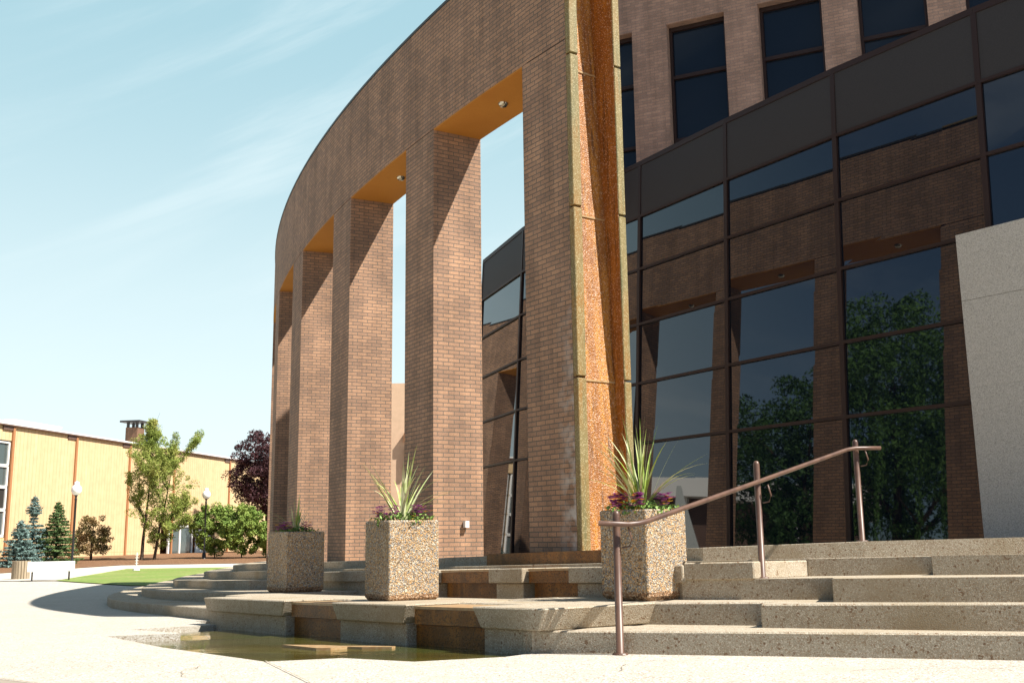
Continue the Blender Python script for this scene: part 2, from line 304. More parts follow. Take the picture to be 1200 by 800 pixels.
# ------------------------------------------------------------------ lie of the land
cx, cy = 42.53, 42.31; AREF = -145.96; RISE = .155
def g(x, y):
    v = .0077*x-.0275*y+.247
    if v > 0: return .15*math.tanh(v/.15)
    if v > -.5: v2 = v
    else: v2 = -.5-.25*(1-math.exp((v+.5)/.25))
    # bank rising to the far building
    if y > 56 and x < 0:
        t = min(1, (y-56)/26); v2 += .42*t*t*(3-2*t)
    return v2
def pol(R, a): return (cx+R*cos(radians(a)), cy+R*sin(radians(a)))

# ---- pool outline (ground level)
POOL = [(-3.95, 10.75), (-2.85, 9.0), (-1.73, 7.44), (-1.20, 7.62), (-.66, 7.28), (-.15, 7.50), (.12, 7.62), (-.35, 8.15), (-1.55, 9.45), (-2.55, 11.1), (-3.55, 12.9),
        (-3.95, 13.1), (-3.75, 12.6), (-4.45, 12.65), (-3.72, 12.4), (-3.30, 11.95), (-3.22, 11.05)]
POOL = [(-4.10, 10.86), (-2.95, 9.05), (-1.73, 7.42), (-1.22, 7.62), (-.68, 7.25), (-.12, 7.50), (.25, 7.80), (-.6, 9.2), (-1.6, 10.4), (-2.6, 12.2), (-3.3, 13.8),
        (-3.95, 13.75), (-3.40, 12.95), (-4.50, 12.35), (-3.52, 12.05), (-3.28, 11.9), (-3.58, 11.1)]
POOL = [(-4.14, 10.84), (-2.98, 9.05), (-1.73, 7.42), (-1.22, 7.58), (-.68, 7.18), (-.08, 7.40), (.25, 7.80), (-.6, 9.2), (-1.6, 10.4), (-2.6, 12.2), (-3.4, 14.0),
        (-4.15, 13.85), (-3.78, 13.05), (-3.52, 12.75), (-4.35, 12.05), (-3.47, 11.10)]
def inpoly(x, y, P):
    c = False; j = len(P)-1
    for i in range(len(P)):
        if (P[i][1] > y) != (P[j][1] > y) and x < (P[j][0]-P[i][0])*(y-P[i][1])/(P[j][1]-P[i][1])+P[i][0]: c = not c
        j = i
    return c

# ground sheet: one sheet to the horizon with the pool cut out
pts = [Vector(p) for p in POOL]; ne = len(pts); edges = [(i, (i+1) % ne) for i in range(ne)]
def axis(lo, hi, near0, near1):
    a = list(np.arange(near0, near1+.1, 1.0)); q = near1; s_ = 1.5
    while q < hi: q += s_; s_ *= 1.25; a.append(q)
    q = near0; s_ = 1.5
    while q > lo: q -= s_; s_ *= 1.25; a.insert(0, q)
    return a
for x in axis(-1200, 1200, -24, 12):
    for y in axis(-1200, 1500, 0, 88): pts.append(Vector((x+.013, y+.017)))
vco, _, fcs, _, _, _ = delaunay_2d_cdt(pts, edges, [], 0, 1e-5)
mb = MB()
gv = [(p.x, p.y, g(p.x, p.y)) for p in vco]
mb.v = gv
for f in fcs:
    c0 = sum((vco[i] for i in f), Vector((0, 0)))/len(f)
    if inpoly(c0.x, c0.y, POOL): continue
    mb.f.append(tuple(f)); mb.mi.append(0); mb.uv += [(gv[i][0], gv[i][1]) for i in f]
ground = mb.build('ground', 'plaza', world=False); tag(ground, kind='structure')
# pool sides, bed and water
mb = MB()
for i in range(ne):
    a, b = POOL[i], POOL[(i+1) % ne]
    mb.face([(b[0], b[1], g(*b)), (a[0], a[1], g(*a)), (a[0], a[1], -.6), (b[0], b[1], -.6)])
pk = mb.build('pool_kerb', 'plaza', world=False); tag(pk, kind='structure')
def zw(x, y): return g(x, y)-.015-.055*max(0, min(1, (-x-2.6)/.8))
wp = [Vector(p) for p in POOL]; wc = sum(wp, Vector((0, 0)))/len(wp); wp = [p+(p-wc).normalized()*.03 for p in wp]
mb = MB(); P_ = [(p.x, p.y) for p in wp]
for t_ in tessellate_polygon([[Vector((x, y, 0)) for x, y in P_]]):
    q = [(*P_[k], zw(*P_[k])) for k in t_]
    if (q[1][0]-q[0][0])*(q[2][1]-q[0][1])-(q[2][0]-q[0][0])*(q[1][1]-q[0][1]) < 0: q = q[::-1]
    mb.face(q)
tag(mb.build('pool_water', 'water', world=False), 'shallow murky olive water at the foot of the fountain wall', kind='structure')

def drape(name, poly, dz, m, step=1.0, kind='structure'):
    xs = [p[0] for p in poly]; ys = [p[1] for p in poly]; P = [Vector(p) for p in poly]; n = len(P)
    for x in np.arange(min(xs), max(xs), step):
        for y in np.arange(min(ys), max(ys), step):
            if inpoly(x, y, poly): P.append(Vector((x, y)))
    v, _, fc, _, _, _ = delaunay_2d_cdt(P, [(i, (i+1) % n) for i in range(n)], [], 0, 1e-5)
    b = MB(); b.v = [(p.x, p.y, g(p.x, p.y)+dz) for p in v]
    for f in fc:
        c0 = sum((v[i] for i in f), Vector((0, 0)))/len(f)
        if not inpoly(c0.x, c0.y, poly): continue
        b.f.append(tuple(f)); b.mi.append(0); b.uv += [(0, 0)]*len(f)
    return tag(b.build(name, m, world=False), kind=kind)
LAWN = [(-19.3, 44.6), (-13.8, 38.0), (-8.6, 35.2), (0, 33), (4, 50), (-8, 62), (-22.5, 61.5)]
drape('lawn', LAWN, .03, 'grass', 1.5)
drape('mulch_bed', [(-60, 55), (-24.5, 48.5), (-27.5, 56), (-24.5, 66), (-8, 67), (14, 60), (14, 120), (-60, 120)], .05, 'mulch', 2.5)
drape('path', [(-60, 47), (-23, 45.5), (-19.3, 44.6), (-22.5, 61.5), (-8, 62), (14, 55), (14, 60), (-8, 67), (-24.5, 66), (-27.5, 56), (-24.5, 48.5), (-60, 54.5)], .03, 'path', 2.0)
drape('paved_corner', [(-4.4, 5.0), (-2.6, 4.9), (-2.55, 6.05), (-3.2, 6.6), (-5.4, 8.1), (-9.5, 10.5), (-12, 4)], .004, 'paver', .7)
# hairline cracks and dark spots of old gum on the plaza
crk = random.Random(4); mb = MB()
for (x0, y0, an, ln) in ((-1.9, 6.4, 2.6, .9), (-4.6, 9.2, 2.9, .7), (.6, 6.3, 1.2, .8), (1.9, 6.1, .3, 1.1), (-6.5, 13.5, 2.2, 1.4), (-3.0, 7.6, .4, .5)):
    p = Vector((x0, y0)); a_ = an
    for i in range(int(ln/.08)):
        q = p+Vector((cos(a_), sin(a_)))*.08; n = Vector((-sin(a_), cos(a_)))*crk.uniform(.0015, .004)
        mb.face([(v.x, v.y, g(v.x, v.y)+.005) for v in (p-n, q-n, q+n, p+n)]); p = q; a_ += crk.uniform(-.5, .5)
for i in range(70):
    x0, y0 = crk.uniform(-6, 4), crk.uniform(5, 8.6)
    if inpoly(x0, y0, POOL) or .39*x0+.92*y0 > 7.0: continue
    R_ = crk.uniform(.005, .013); mb.face([(x0+R_*cos(k*1.05), y0+R_*sin(k*1.05)*crk.uniform(.6, 1), g(x0, y0)+.007) for k in range(6)])
tag(mb.build('paving_marks', 'joint', world=False), 'fine cracks and small dark spots on the pale paving', kind='structure')
# joints between paving slabs
mb = MB()
for a, b, wd in (((-1.73, 7.42), (-1.15, 6.0), .007), ((-1.15, 6.0), (-.95, 5.0), .007), ((-2.55, 6.05), (-3.2, 6.6), .014), ((-3.2, 6.6), (-5.4, 8.1), .016), ((-5.4, 8.1), (-9.5, 10.5), .018), ((-2.55, 6.05), (-2.6, 4.9), .014)):
    a, b = Vector(a), Vector(b); n = Vector((-(b-a).y, (b-a).x)).normalized()*wd/2
    mb.face([(p.x, p.y, g(p.x, p.y)+.009) for p in (a-n, b-n, b+n, a+n)])
tag(mb.build('slab_joint', 'joint', world=False), kind='structure')

# ------------------------------------------------------------------ steps and fountain terraces
def sm(t): t = max(0, min(1, t)); return t*t*(3-2*t)
def z5(x, y): return 5*RISE+g(x, y)-.028*(1-sm((x-1.8)/2.2))*sm((x+6)/4)
def zl(k): return z5 if k == 5 else (lambda x, y: k*RISE+g(x, y))
def arcpts(R, a0, a1, st=1.5, R1=None):
    n = max(2, int(abs(a1-a0)/st)+1); R1 = R if R1 is None else R1
    return [pol(R+(R1-R)*sm(i/(n-1)), a0+(a1-a0)*i/(n-1)) for i in range(n)]
def Ron(x, y): return hypot(x-cx, y-cy)
XR = 9.5
def on(off, x): return (x, (off-.39*x)/.92)
LV = {
 1: arcpts(54.85, -178, -156, 1.5)+arcpts(54.8, -155, -149, 1.5, 54.5)+arcpts(54.45, -148, -142.0)+[on(7.10, .06), on(7.12, .75), on(7.15, 3), on(7.15, 6), on(7.15, XR)],
 2: arcpts(54.15, -178, -156, 1.5)+arcpts(54.1, -155, -149.5, 1.5, 53.65)+arcpts(54.3, -148.6, -141.5)+[(.28, 7.80), (.76, 8.38), (1.90, 7.87), (1.74, 7.60), on(7.68, 3.2), on(7.68, 6), on(7.68, XR)],
 3: arcpts(53.45, -178, -157, 1.5)+arcpts(53.4, -156, -152.4, 1.5, 53.0)+arcpts(52.3, -152, -143)+[(1.42, 9.05), (1.95, 8.80), (2.56, 8.52), (2.42, 8.12), on(8.40, 4), on(8.40, 6.5), on(8.40, XR)],
 4: arcpts(52.72, -178, -157, 1.5)+arcpts(52.7, -156, -152.2, 1.5, 52.4)+arcpts(52.0, -151.5, -145)+[(2.62, 9.45), (3.64, 9.02), (3.42, 8.70), on(9.33, 6), on(9.33, XR)],
 5: arcpts(51.98, -178, -158, 1.5)+arcpts(51.95, -157, -151, 1.5, 51.38)+arcpts(51.36, -150, -143.9)+[(1.85, 10.42), (3.3, 9.98), (5.6, 9.5), (XR, 8.7)],
}
stairs = thing('stone_steps', 'broad aggregate concrete steps rising in five curved tiers to the glass building', 'steps', (2.0, 9.0, 0))
INNER = {k: [pol(54.4-.75*(k-1)-2.6, a) for a in np.linspace(-178, -143, 20)] + [(3.6+.3*k, 10.5+.8*k), (XR, 6.9+.9*k+1.2)] for k in (1, 2, 3, 4)}
INNER[2] = [pol(51.05, a) for a in np.linspace(-178, -149.0, 16)]+[pol(53.5, a) for a in np.linspace(-148.8, -142.7, 7)]+[pol(51.05, -142.3), (4.2, 12.1), (XR, 9.9)]
INNER[5] = [pol(44.6, a) for a in np.linspace(-178, -141, 22)]+[(XR, 13.5)]
for k in (1, 2, 3, 4, 5):
    mb = MB(); zt = zl(k)
    poly = LV[k]+INNER[k][::-1]
    mb.prism(poly, (lambda x, y, zt=zt: zt(x, y)-(RISE+.06)), zt)
    mb.build('step', 'step', stairs, bevel=.012)

def chord_block(mb, Ro, Ri, a0, a1, z0, z1, out=0, m=0):
    p = [pol(Ro+out, a0), pol(Ro+out, a1), pol(Ri, a1), pol(Ri, a0)]; mb.prism(p, z0, z1, m=m)
def z2(x, y): return 2*RISE+g(x, y)
fw = thing('fountain_wall', 'low stone wall of the pool with three piers and rusty spillways between them', 'fountain wall', (*pol(54.9, -144), g(*pol(54.9, -144))))
F1 = [(-147.6, -144.95, 'p'), (-144.95, -143.75, 's'), (-143.75, -142.42, 'p'), (-142.42, -141.38, 's'), (-141.38, -140.55, 'p')]
for a0, a1, k in F1:
    mb = MB()
    if k == 'p':
        chord_block(mb, 54.78, 54.0, a0+.05, a1-(.18 if a1 > -141 else .05), lambda x, y: -.4, lambda x, y: z2(x, y)-.150)
        pc = mb.build('pier_base', 'step', fw, bevel=.01)
        mb = MB(); d = .0 
        # upper course: flared block
        zt = z2; zb = (lambda x, y: z2(x, y)-.1535)
        q = [pol(54.84, a0-.03), pol(54.84, a1+.03), pol(53.7, a1+.03), pol(53.7, a0-.03)]; q2 = [pol(54.82, a0+.06), pol(54.82, a1-.06), pol(53.7, a1-.06), pol(53.7, a0+.06)]
        lo = [(x, y, zb(x, y)) for x, y in q2]; hi = [(x, y, zt(x, y)+.003) for x, y in q]
        mb.face(hi); mb.face(lo[::-1])
        for i in range(4): j = (i+1) % 4; mb.face([lo[i], lo[j], hi[j], hi[i]])
        mb.build('pier_cap', 'step', fw, bevel=.01)
    else:
        chord_block(mb, 54.68, 54.05, a0-.05, a1+.05, lambda x, y: -.4, lambda x, y: z2(x, y)-.165)
        mb.build('spillway', 'step_wet', fw)
        mb = MB(); chord_block(mb, 54.75, 53.8, a0+.035, a1-.035, lambda x, y: z2(x, y)-.155, lambda x, y: z2(x, y)-.035)
        mb.build('spillway_lip', ['step_wet'], fw)
        mb = MB(); chord_block(mb, 54.755, 53.75, a0+.035, a1-.035, lambda x, y: z2(x, y)-.0335, lambda x, y: z2(x, y)-.012)
        mb.build('wet_coping', 'wet_lip', fw)
def z4(x, y): return .585+g(x, y)
uw = thing('fountain_terrace', 'upper fountain terrace wall behind the planters with stained spillways between pale piers', 'fountain wall', (*pol(52.9, -144), g(*pol(52.9, -144))+.3))
RT = lambda a: 52.30 if a < -147.2 else 52.86
F2 = [(-152.2, -149.0, 'p'), (-149.0, -146.6, 'w'), (-146.6, -145.2, 'p'), (-145.2, -143.98, 's'), (-143.98, -143.38, 'p'), (-143.38, -142.55, 's'), (-142.55, -141.9, 'p'), (-141.9, -141.0, 'w')]
for a0, a1, k in F2:
    mb = MB(); dd = .04
    n_ = max(1, int((a1-a0)/1.3))
    for i in range(n_):
        b0, b1 = a0+(a1-a0)*i/n_, a0+(a1-a0)*(i+1)/n_
        c = .045 if k == 'p' else 0
        chord_block(mb, RT(b0) if k != 's' else 52.74, 51.7, b0+c, b1-c, lambda x, y: z4(x, y)-.50, lambda x, y: z4(x, y)-.150)
    mb.build('spillway' if k == 's' else 'pier_base', 'step_wet' if k == 's' else 'step', uw, bevel=.008 if k != 's' else 0)
    mb = MB()
    for i in range(n_):
        b0, b1 = a0+(a1-a0)*i/n_, a0+(a1-a0)*(i+1)/n_
        if k == 's': chord_block(mb, 52.84, 51.85, b0+.04, b1-.04, lambda x, y: z4(x, y)-.146, lambda x, y: z4(x, y)-.03)
        else: chord_block(mb, RT(b0)+.06, 51.65, b0-.02, b1+.02, lambda x, y: z4(x, y)-.146, z4)
    mb.build('spillway_lip' if k == 's' else 'pier_cap', 'step_wet' if k == 's' else 'step', uw, bevel=.008 if k != 's' else 0)
    if k == 's':
        mb = MB(); chord_block(mb, 52.85, 51.8, a0+.04, a1-.04, lambda x, y: z4(x, y)-.0285, lambda x, y: z4(x, y)-.006); mb.build('wet_coping', 'wet_lip', uw)
# straight right part of the terrace wall, two courses high
pA, pB = pol(52.86, -141.0), (1.95, 8.80)
mb = MB(); nn = Vector((.45, .89)); 
for (zb, zt, o) in ((-.42, -.150, .0), (-.146, 0, .04)):
    P_ = [Vector(pA)-nn*o, Vector(pB)-nn*o+Vector((o, 0)), Vector((2.64, 9.50)), Vector(pA)+nn*1.1]
    mb.prism([(p.x, p.y) for p in P_], lambda x, y, zb=zb: z4(x, y)+.02+zb, lambda x, y, zt=zt: z4(x, y)+.02+zt)
mb.build('end_block', 'step', uw, bevel=.01)
# wet stone at the foot of the waterfall on the plinth
mb = MB(); mb.arc(51.39, 50.3, -146.6, -143.9, lambda x, y: z5(x, y)-.16, lambda x, y: z5(x, y)+.022, 4)
wf = mb.build('splash_stone', 'step_wet', uw)

# ------------------------------------------------------------------ brick colonnade
RO, RI, ZL, ZT = 51.08, 50.20, 7.40, 9.40
AE = -144.85; DA = 1.0
PIL = [(-145.96, AE-DA), (-150.16, -148.96), (-154.63, -153.31), (-159.32, -157.86), (-164.0, -162.56), (-168.7, -167.3), (-174.7, -173.3)]
e0 = pol(RO, AE)
col = thing('brick_colonnade', 'tall curved brown brick colonnade with a deep top band on square pillars', 'colonnade', (*e0, z5(*e0)))
mb = MB(); mb.arc(RO, RI, -175.2, AE-DA, ZL, ZT, 44); mb.build('top_band', 'brick', col)
mb = MB(); mb.arc(RO+.012, RI-.012, -175.2, AE-DA, ZT+.002, ZT+.05, 44); mb.build('coping', 'cap', col)
for i, (a0, a1) in enumerate(PIL):
    if i == 0: continue
    mb = MB(); mb.arc(RO-.003, RI+.003, a0, a1, lambda x, y: z5(x, y)-.06, ZL-.012, 2); mb.build('pillar', 'brick_bloom' if i == 0 else 'brick', col)
for i in range(len(PIL)-1):
    a0, a1 = PIL[i+1][1], PIL[i][0]
    mb = MB(); mb.arc(RO-.004, RI+.004, a0+.002, a1-.002, ZL-.02, ZL-.002, 5); sf = mb.build('soffit', 'soffit', col)
    am = (a0+a1)/2+.15; px, py = pol((RO+RI)/2, am)
    mb = MB(); mb.lathe([(.001, -.055), (.05, -.05), (.075, -.02), (.08, 0)], (px, py, ZL-.021), 14); mb.build('downlight', 'chrome', sf, smooth=True)
px, py = pol(50.56, -148.955)
# small service box on the second pillar's side, with its shadow on the brick
rd = Vector((cos(radians(-148.96)), sin(radians(-148.96)), 0)); tg = Vector((-rd.y, rd.x, 0))
mb = MB(); cpt = Vector((*pol(50.53, -148.96), 1.05))+tg*.045; mb.box(cpt, (.065, .075, .10), atan2(rd.y, rd.x)); mb.build('service_box', 'white', col)
# --- waterfall channel on the end of the colonnade
er = Vector((-cos(radians(AE)), -sin(radians(AE)), 0)); et = Vector((-sin(radians(AE)), cos(radians(AE)), 0))
O = Vector((*pol(RO, AE), 0)); zb0 = .62
def lp(r, t, z): p = O+er*r+et*t; return (p.x, p.y, z)
def lbox(mb, r0_, r1_, t0, t1, z0, z1):
    P = [lp(r, t, z) for r in (r0_, r1_) for t in (t0, t1) for z in (z0, z1)]
    for q in ((0, 1, 3, 2), (4, 6, 7, 5), (0, 4, 5, 1), (2, 3, 7, 6), (0, 2, 6, 4), (1, 5, 7, 3)): mb.face([P[k] for k in q])
UE = radians(AE-AREF)*51
def cheek(r0_, r1_, z0, z1, t0=-.992):
    mb = MB()
    for ra in (r0_, r1_):
        mb.face([lp(ra, t0, z0), lp(ra, 0, z0), lp(ra, 0, z1), lp(ra, t0, z1)], [(UE+t0, z0), (UE, z0), (UE, z1), (UE+t0, z1)])
    for t_ in (t0, 0): mb.face([lp(r0_, t_, z0), lp(r1_, t_, z0), lp(r1_, t_, z1), lp(r0_, t_, z1)], [(r0_, z0), (r1_, z0), (r1_, z1), (r0_, z1)])
    mb.face([lp(r0_, t0, z1), lp(r0_, 0, z1), lp(r1_, 0, z1), lp(r1_, t0, z1)])
    mb.build('brick_cheek', 'brick_bloom', col)
for (r0_, r1_) in ((0, .125), (.77, .875)):
    cheek(r0_, r1_, .58, ZL-.012); cheek(r0_, r1_, ZL, ZT, -.89)
mb = MB()
for r0_, r1_, t_ in ((.125, .77, -.992), (.125, .77, -.93)):
    mb.face([lp(r0_, t_, .58), lp(r1_, t_, .58), lp(r1_, t_, ZL-.012), lp(r0_, t_, ZL-.012)], [(r0_, .58), (r1_, .58), (r1_, ZL-.012), (r0_, ZL-.012)])
mb.build('pillar_side', 'brick', col)
mb = MB(); mb.arc(RO-.14, RI+.14, -145.96, AE-DA+.02, ZL-.02, ZL-.003, 2); mb.build('soffit', 'soffit', col)
ch = thing('waterfall_channel', 'rust and olive stained stone water channel running down the end of the colonnade', 'waterfall', (O.x, O.y, zb0))
JZ = [zb0, 2.81, 5.04, 7.16, ZT+.08]
for z0, z1 in zip(JZ, JZ[1:]):
    for nm, r0_, r1_ in (('flange', -.005, .135), ('flange', .765, .885)):
        mb = MB(); lbox(mb, r0_, r1_, .004, .10, z0+.014, z1-.014); 
        mb.build(nm, 'flange', ch, bevel=.008)
mb = MB()
for r0_, r1_ in ((.1255, .135), (.76, .7695)): lbox(mb, r0_, r1_, -.5, .085, zb0, ZT+.05)
mb.build('channel_side', 'channel', ch)
def tb(z): return .01-.43*((z-zb0)/(ZT-zb0))   # sloping back of the channel
mb = MB()
for z0, z1 in zip(JZ, JZ[1:]):
    z1_ = min(z1, ZT+.05); n_ = 8
    for i in range(n_):
        for j in range(4):
            za, zb_ = z0+(z1_-z0)*i/n_, z0+(z1_-z0)*(i+1)/n_
            ra, rb = .13+.64*j/4, .13+.64*(j+1)/4
            sft = .012 if i == 0 else 0
            mb.face([lp(ra, tb(za)+sft, za), lp(rb, tb(za)+sft, za), lp(rb, tb(zb_), zb_), lp(ra, tb(zb_), zb_)])
mb.build('water_slope', 'channel', ch)
mb = MB()
for z in JZ[1:4]: mb = MB(); lbox(mb, .13, .77, tb(z)-.02, tb(z)+.014, z-.012, z+.012); mb.build('slope_joint', 'wet_lip', ch)
mb = MB(); lbox(mb, -.03, .92, -.02, .26, zb0-.02, zb0+.05); mb.build('splash_base', 'wet_lip', ch, bevel=.01)
mb = MB(); lbox(mb, -.004, .884, -.89, .10, ZT+.051, ZT+.085); mb.build('top_cap', 'flange', ch)

# ------------------------------------------------------------------ glass building
RG = 45.4
AM = [-132.3, -135.45, -138.6, -141.75, -144.9, -148.05, -151.35, -154.9, -158.5, -162.75]
def zr(z, a):   # the left bays sit slightly higher
    return z+(.20 if z > 1 else 0)*sm((-150-a)/6)*min(1, (z-1)/4 if z > 1 else 0)
ZR = [8.42, 7.27, 6.14, 4.99, 3.79, 2.61, .70]
def zfl(a): return z5(*pol(RG, a))-.01
bld = thing('glass_building', 'curved building with dark glass curtain wall under an upper brick storey', 'building', (*pol(RG, -148), .7))
LEAN = math.tan(radians(3.2))   # the curtain wall leans back slightly as one face
def GP(a, z, o=0):
    x, y = pol(RG+(8.42-z)*LEAN+o, a); return Vector((x, y, z))
for i in range(len(AM)-1):
    a1, a0 = AM[i], AM[i+1]
    for j in range(6):
        zt0, zt1 = zr(ZR[j], a0), zr(ZR[j], a1); zb_0, zb_1 = zr(ZR[j+1], a0), zr(ZR[j+1], a1)
        if j == 5: zb_0, zb_1 = zfl(a0), zfl(a1)
        o = -.03 if j == 0 else -.055
        w_ = rng.normal(0, .0016, 4)      # hardly visible warp from pane to pane
        P = [GP(a0, zb_0, o+w_[0]), GP(a1, zb_1, o+w_[1]), GP(a1, zt1, o+w_[2]), GP(a0, zt0, o+w_[3])]
        Q = [GP(a0, zb_0, o-.012), GP(a1, zb_1, o-.012), GP(a1, zt1, o-.012), GP(a0, zt0, o-.012)]
        mb = MB(); mb.face(P); mb.face(Q[::-1])
        for q in range(4): mb.face([P[q], Q[q], Q[(q+1) % 4], P[(q+1) % 4]])
        mb.build('spandrel_panel' if j == 0 else 'glass_pane', 'spandrel' if j == 0 else 'glass', bld)
    for j in range(7):
        zt0, zt1 = (zr(ZR[j], a0), zr(ZR[j], a1)) if j < 6 else (zfl(a0)+.02, zfl(a1)+.02); h = .10 if j == 0 else .05
        mb = MB(); mb.beam(GP(a0, zt0, -.045), GP(a1, zt1, -.045), .07, h); mb.build('rail', 'mullion', bld)
for a in AM:
    mb = MB(); mb.beam(GP(a, .05, -.043), GP(a, zr(8.42, a)+.02, -.043), .055, .085); mb.build('mullion', 'mullion', bld)
# end wall, flat roof behind the curtain wall
pe = pol(RG-.05, -162.5)
mb = MB(); q = [pol(RG-.1, a) for a in np.linspace(-162.4, -132.4, 20)]+[pol(38, a) for a in np.linspace(-132.4, -162.4, 12)]
mb.prism(q, 8.25, 8.36); mb.build('roof', 'roof', bld)
mb = MB(); pa, pb = Vector((*pol(RG-.09, -162.45), 0)), Vector((*pol(38, -162.45), 0)); mb.beam(pa+Vector((0, 0, 4.4)), pb+Vector((0, 0, 4.4)), .12, 7.7); mb.build('end_wall', 'spandrel', bld)
AGS = .33
# granite wall in front of the last bays
mb = MB()
GO = .50; aS = -142.47+AGS; A_, B_, B2_ = Vector(pol(RG, -144.9)), Vector(pol(RG, -141.75)), Vector(pol(RG, -138.6))
f = ((-144.9)-aS)/((-144.9)-(-141.75)); S0 = A_+(B_-A_)*f; d = (B_-A_).normalized(); n = Vector((d.y, -d.x)); n = n if n.dot(A_-Vector((cx, cy))) > 0 else -n
d2 = (B2_-B_).normalized()
gw = thing('granite_wall', 'grey speckled granite wall block at the right end of the glass front', 'wall', (S0.x, S0.y, .7))
zz = [.70, 1.60, 2.78, 4.00, 4.955]
for k in range(4):
    for j, (s0, s1) in enumerate(((0, 1.12), (1.13, 3.2), (3.21, 6.0))):
        P0, P1 = S0+d*s0+n*GO, S0+d*s1+n*GO
        mb = MB(); mb.prism([(P0.x, P0.y), (P1.x, P1.y), ((P1-n*.75).x, (P1-n*.75).y), ((P0-n*.75).x, (P0-n*.75).y)], zz[k]+.001, zz[k+1]-(.005 if k == 2 else .0008)); mb.build('granite_slab', 'stone', gw)
mb = MB(); P0, P1 = S0+d*.02+n*(GO-.015), S0+d*5.98+n*(GO-.015)
mb.prism([(P0.x, P0.y), (P1.x, P1.y), ((P1-n*.6).x, (P1-n*.6).y), ((P0-n*.6).x, (P0-n*.6).y)], .68, 4.94); mb.build('backing', 'dark', gw)
# upper brick storey, flat wall with tall windows
A2, B2 = Vector((2.7, 21.0)), Vector((6.3, 19.3)); e2 = (B2-A2).normalized(); n2 = Vector((e2.y, -e2.x))
def up(s, o, z): p = A2+e2*s+n2*o; return (p.x, p.y, z)
def ubox(mb, s0, s1, o0, o1, z0, z1):
    P = [up(s, o, z) for s in (s0, s1) for o in (o0, o1) for z in (z0, z1)]
    for q in ((0, 1, 3, 2), (4, 6, 7, 5), (0, 4, 5, 1), (2, 3, 7, 6), (0, 2, 6, 4), (1, 5, 7, 3)): mb.face([P[k] for k in q])
WN = [(-1.17, 0.0), (.78, 2.03), (2.73, 4.0), (4.68, 5.95), (6.63, 7.9), (8.58, 9.85), (10.5, 11.8)]
mb = MB(); s = -1.95
for a, b in WN: ubox(mb, s, a, -.4, 0, 8.0, 11.62); s = b
ubox(mb, s, 13.5, -.4, 0, 8.0, 11.62); ubox(mb, -1.95, 13.5, -.4, 0, 11.622, 15); ubox(mb, -1.95, -1.55, -9, -.402, 8, 15)
mb.build('brick_wall', 'brick_pale', bld)
for a, b in WN:
    mb = MB(); ubox(mb, a, b, -.30, -.27, 8.0, 11.62); wn = mb.build('window', 'glass_upper', bld)
    mb = MB()
    for z0, z1 in ((11.53, 11.62), (10.43, 10.51), (9.02, 9.09), (8.0, 8.1)): ubox(mb, a+.003, b-.003, -.27, -.20, z0, z1)
    ubox(mb, a+.002, a+.06, -.268, -.19, 8, 11.618); ubox(mb, b-.06, b-.002, -.268, -.19, 8, 11.618); mb.build('frame', 'mullion', wn)
mb = MB(); ubox(mb, -1.95, 13.5, -9, -.41, 14.7, 15.0); mb.build('upper_roof', 'roof', bld)

# ------------------------------------------------------------------ handrail
hr = thing('handrail', 'brown steel pipe handrail on three posts climbing the steps', 'handrail', (.75, 7.95, g(.75, 7.95)))
posts = [(.714, 7.38, g(.714, 7.38), .975), (2.065, 8.87, 3*RISE+g(2.06, 8.87), .975), (3.33, 10.12, z5(3.33, 10.12), .975)]
rp = []
for (x, y, z, h) in posts:
    mb = MB(); mb.tube([(x, y, z-.03), (x, y, z+h-.03), (x, y, z+h-.01), (x, y, z+h)], [.027, .027, .022, .009], 12); mb.build('post', 'rail', hr, smooth=True)
RP = [(.585, 7.31, .935), (.79, 7.31, .925), (.86, 7.34, .93), (.93, 7.40, .945), (2.045, 8.80, 1.275), (3.20, 9.99, 1.63), (3.30, 10.05, 1.648), (3.37, 10.07, 1.65), (3.56, 10.08, 1.65)]
mb = MB(); mb.tube(RP, .019, 10); mb.build('rail_pipe', 'rail', hr, smooth=True)
for (x, y, z, h) in posts:
    mb = MB(); mb.lathe([(.001, .012), (.05, .012), (.055, .004), (.056, -.02)], (x, y, z), 14); mb.build('base_plate', 'rail', hr)
    zz_ = {0: .935, 1: 1.275, 2: 1.65}[posts.index((x, y, z, h))]
    mb = MB(); mb.tube([(x+.035, y-.01, zz_-.17), (x+.085, y-.03, zz_-.16), (x+.10, y-.045, zz_-.11), (x+.075, y-.05, zz_-.02)], .007, 6); mb.build('bracket', 'rail', hr, smooth=True)

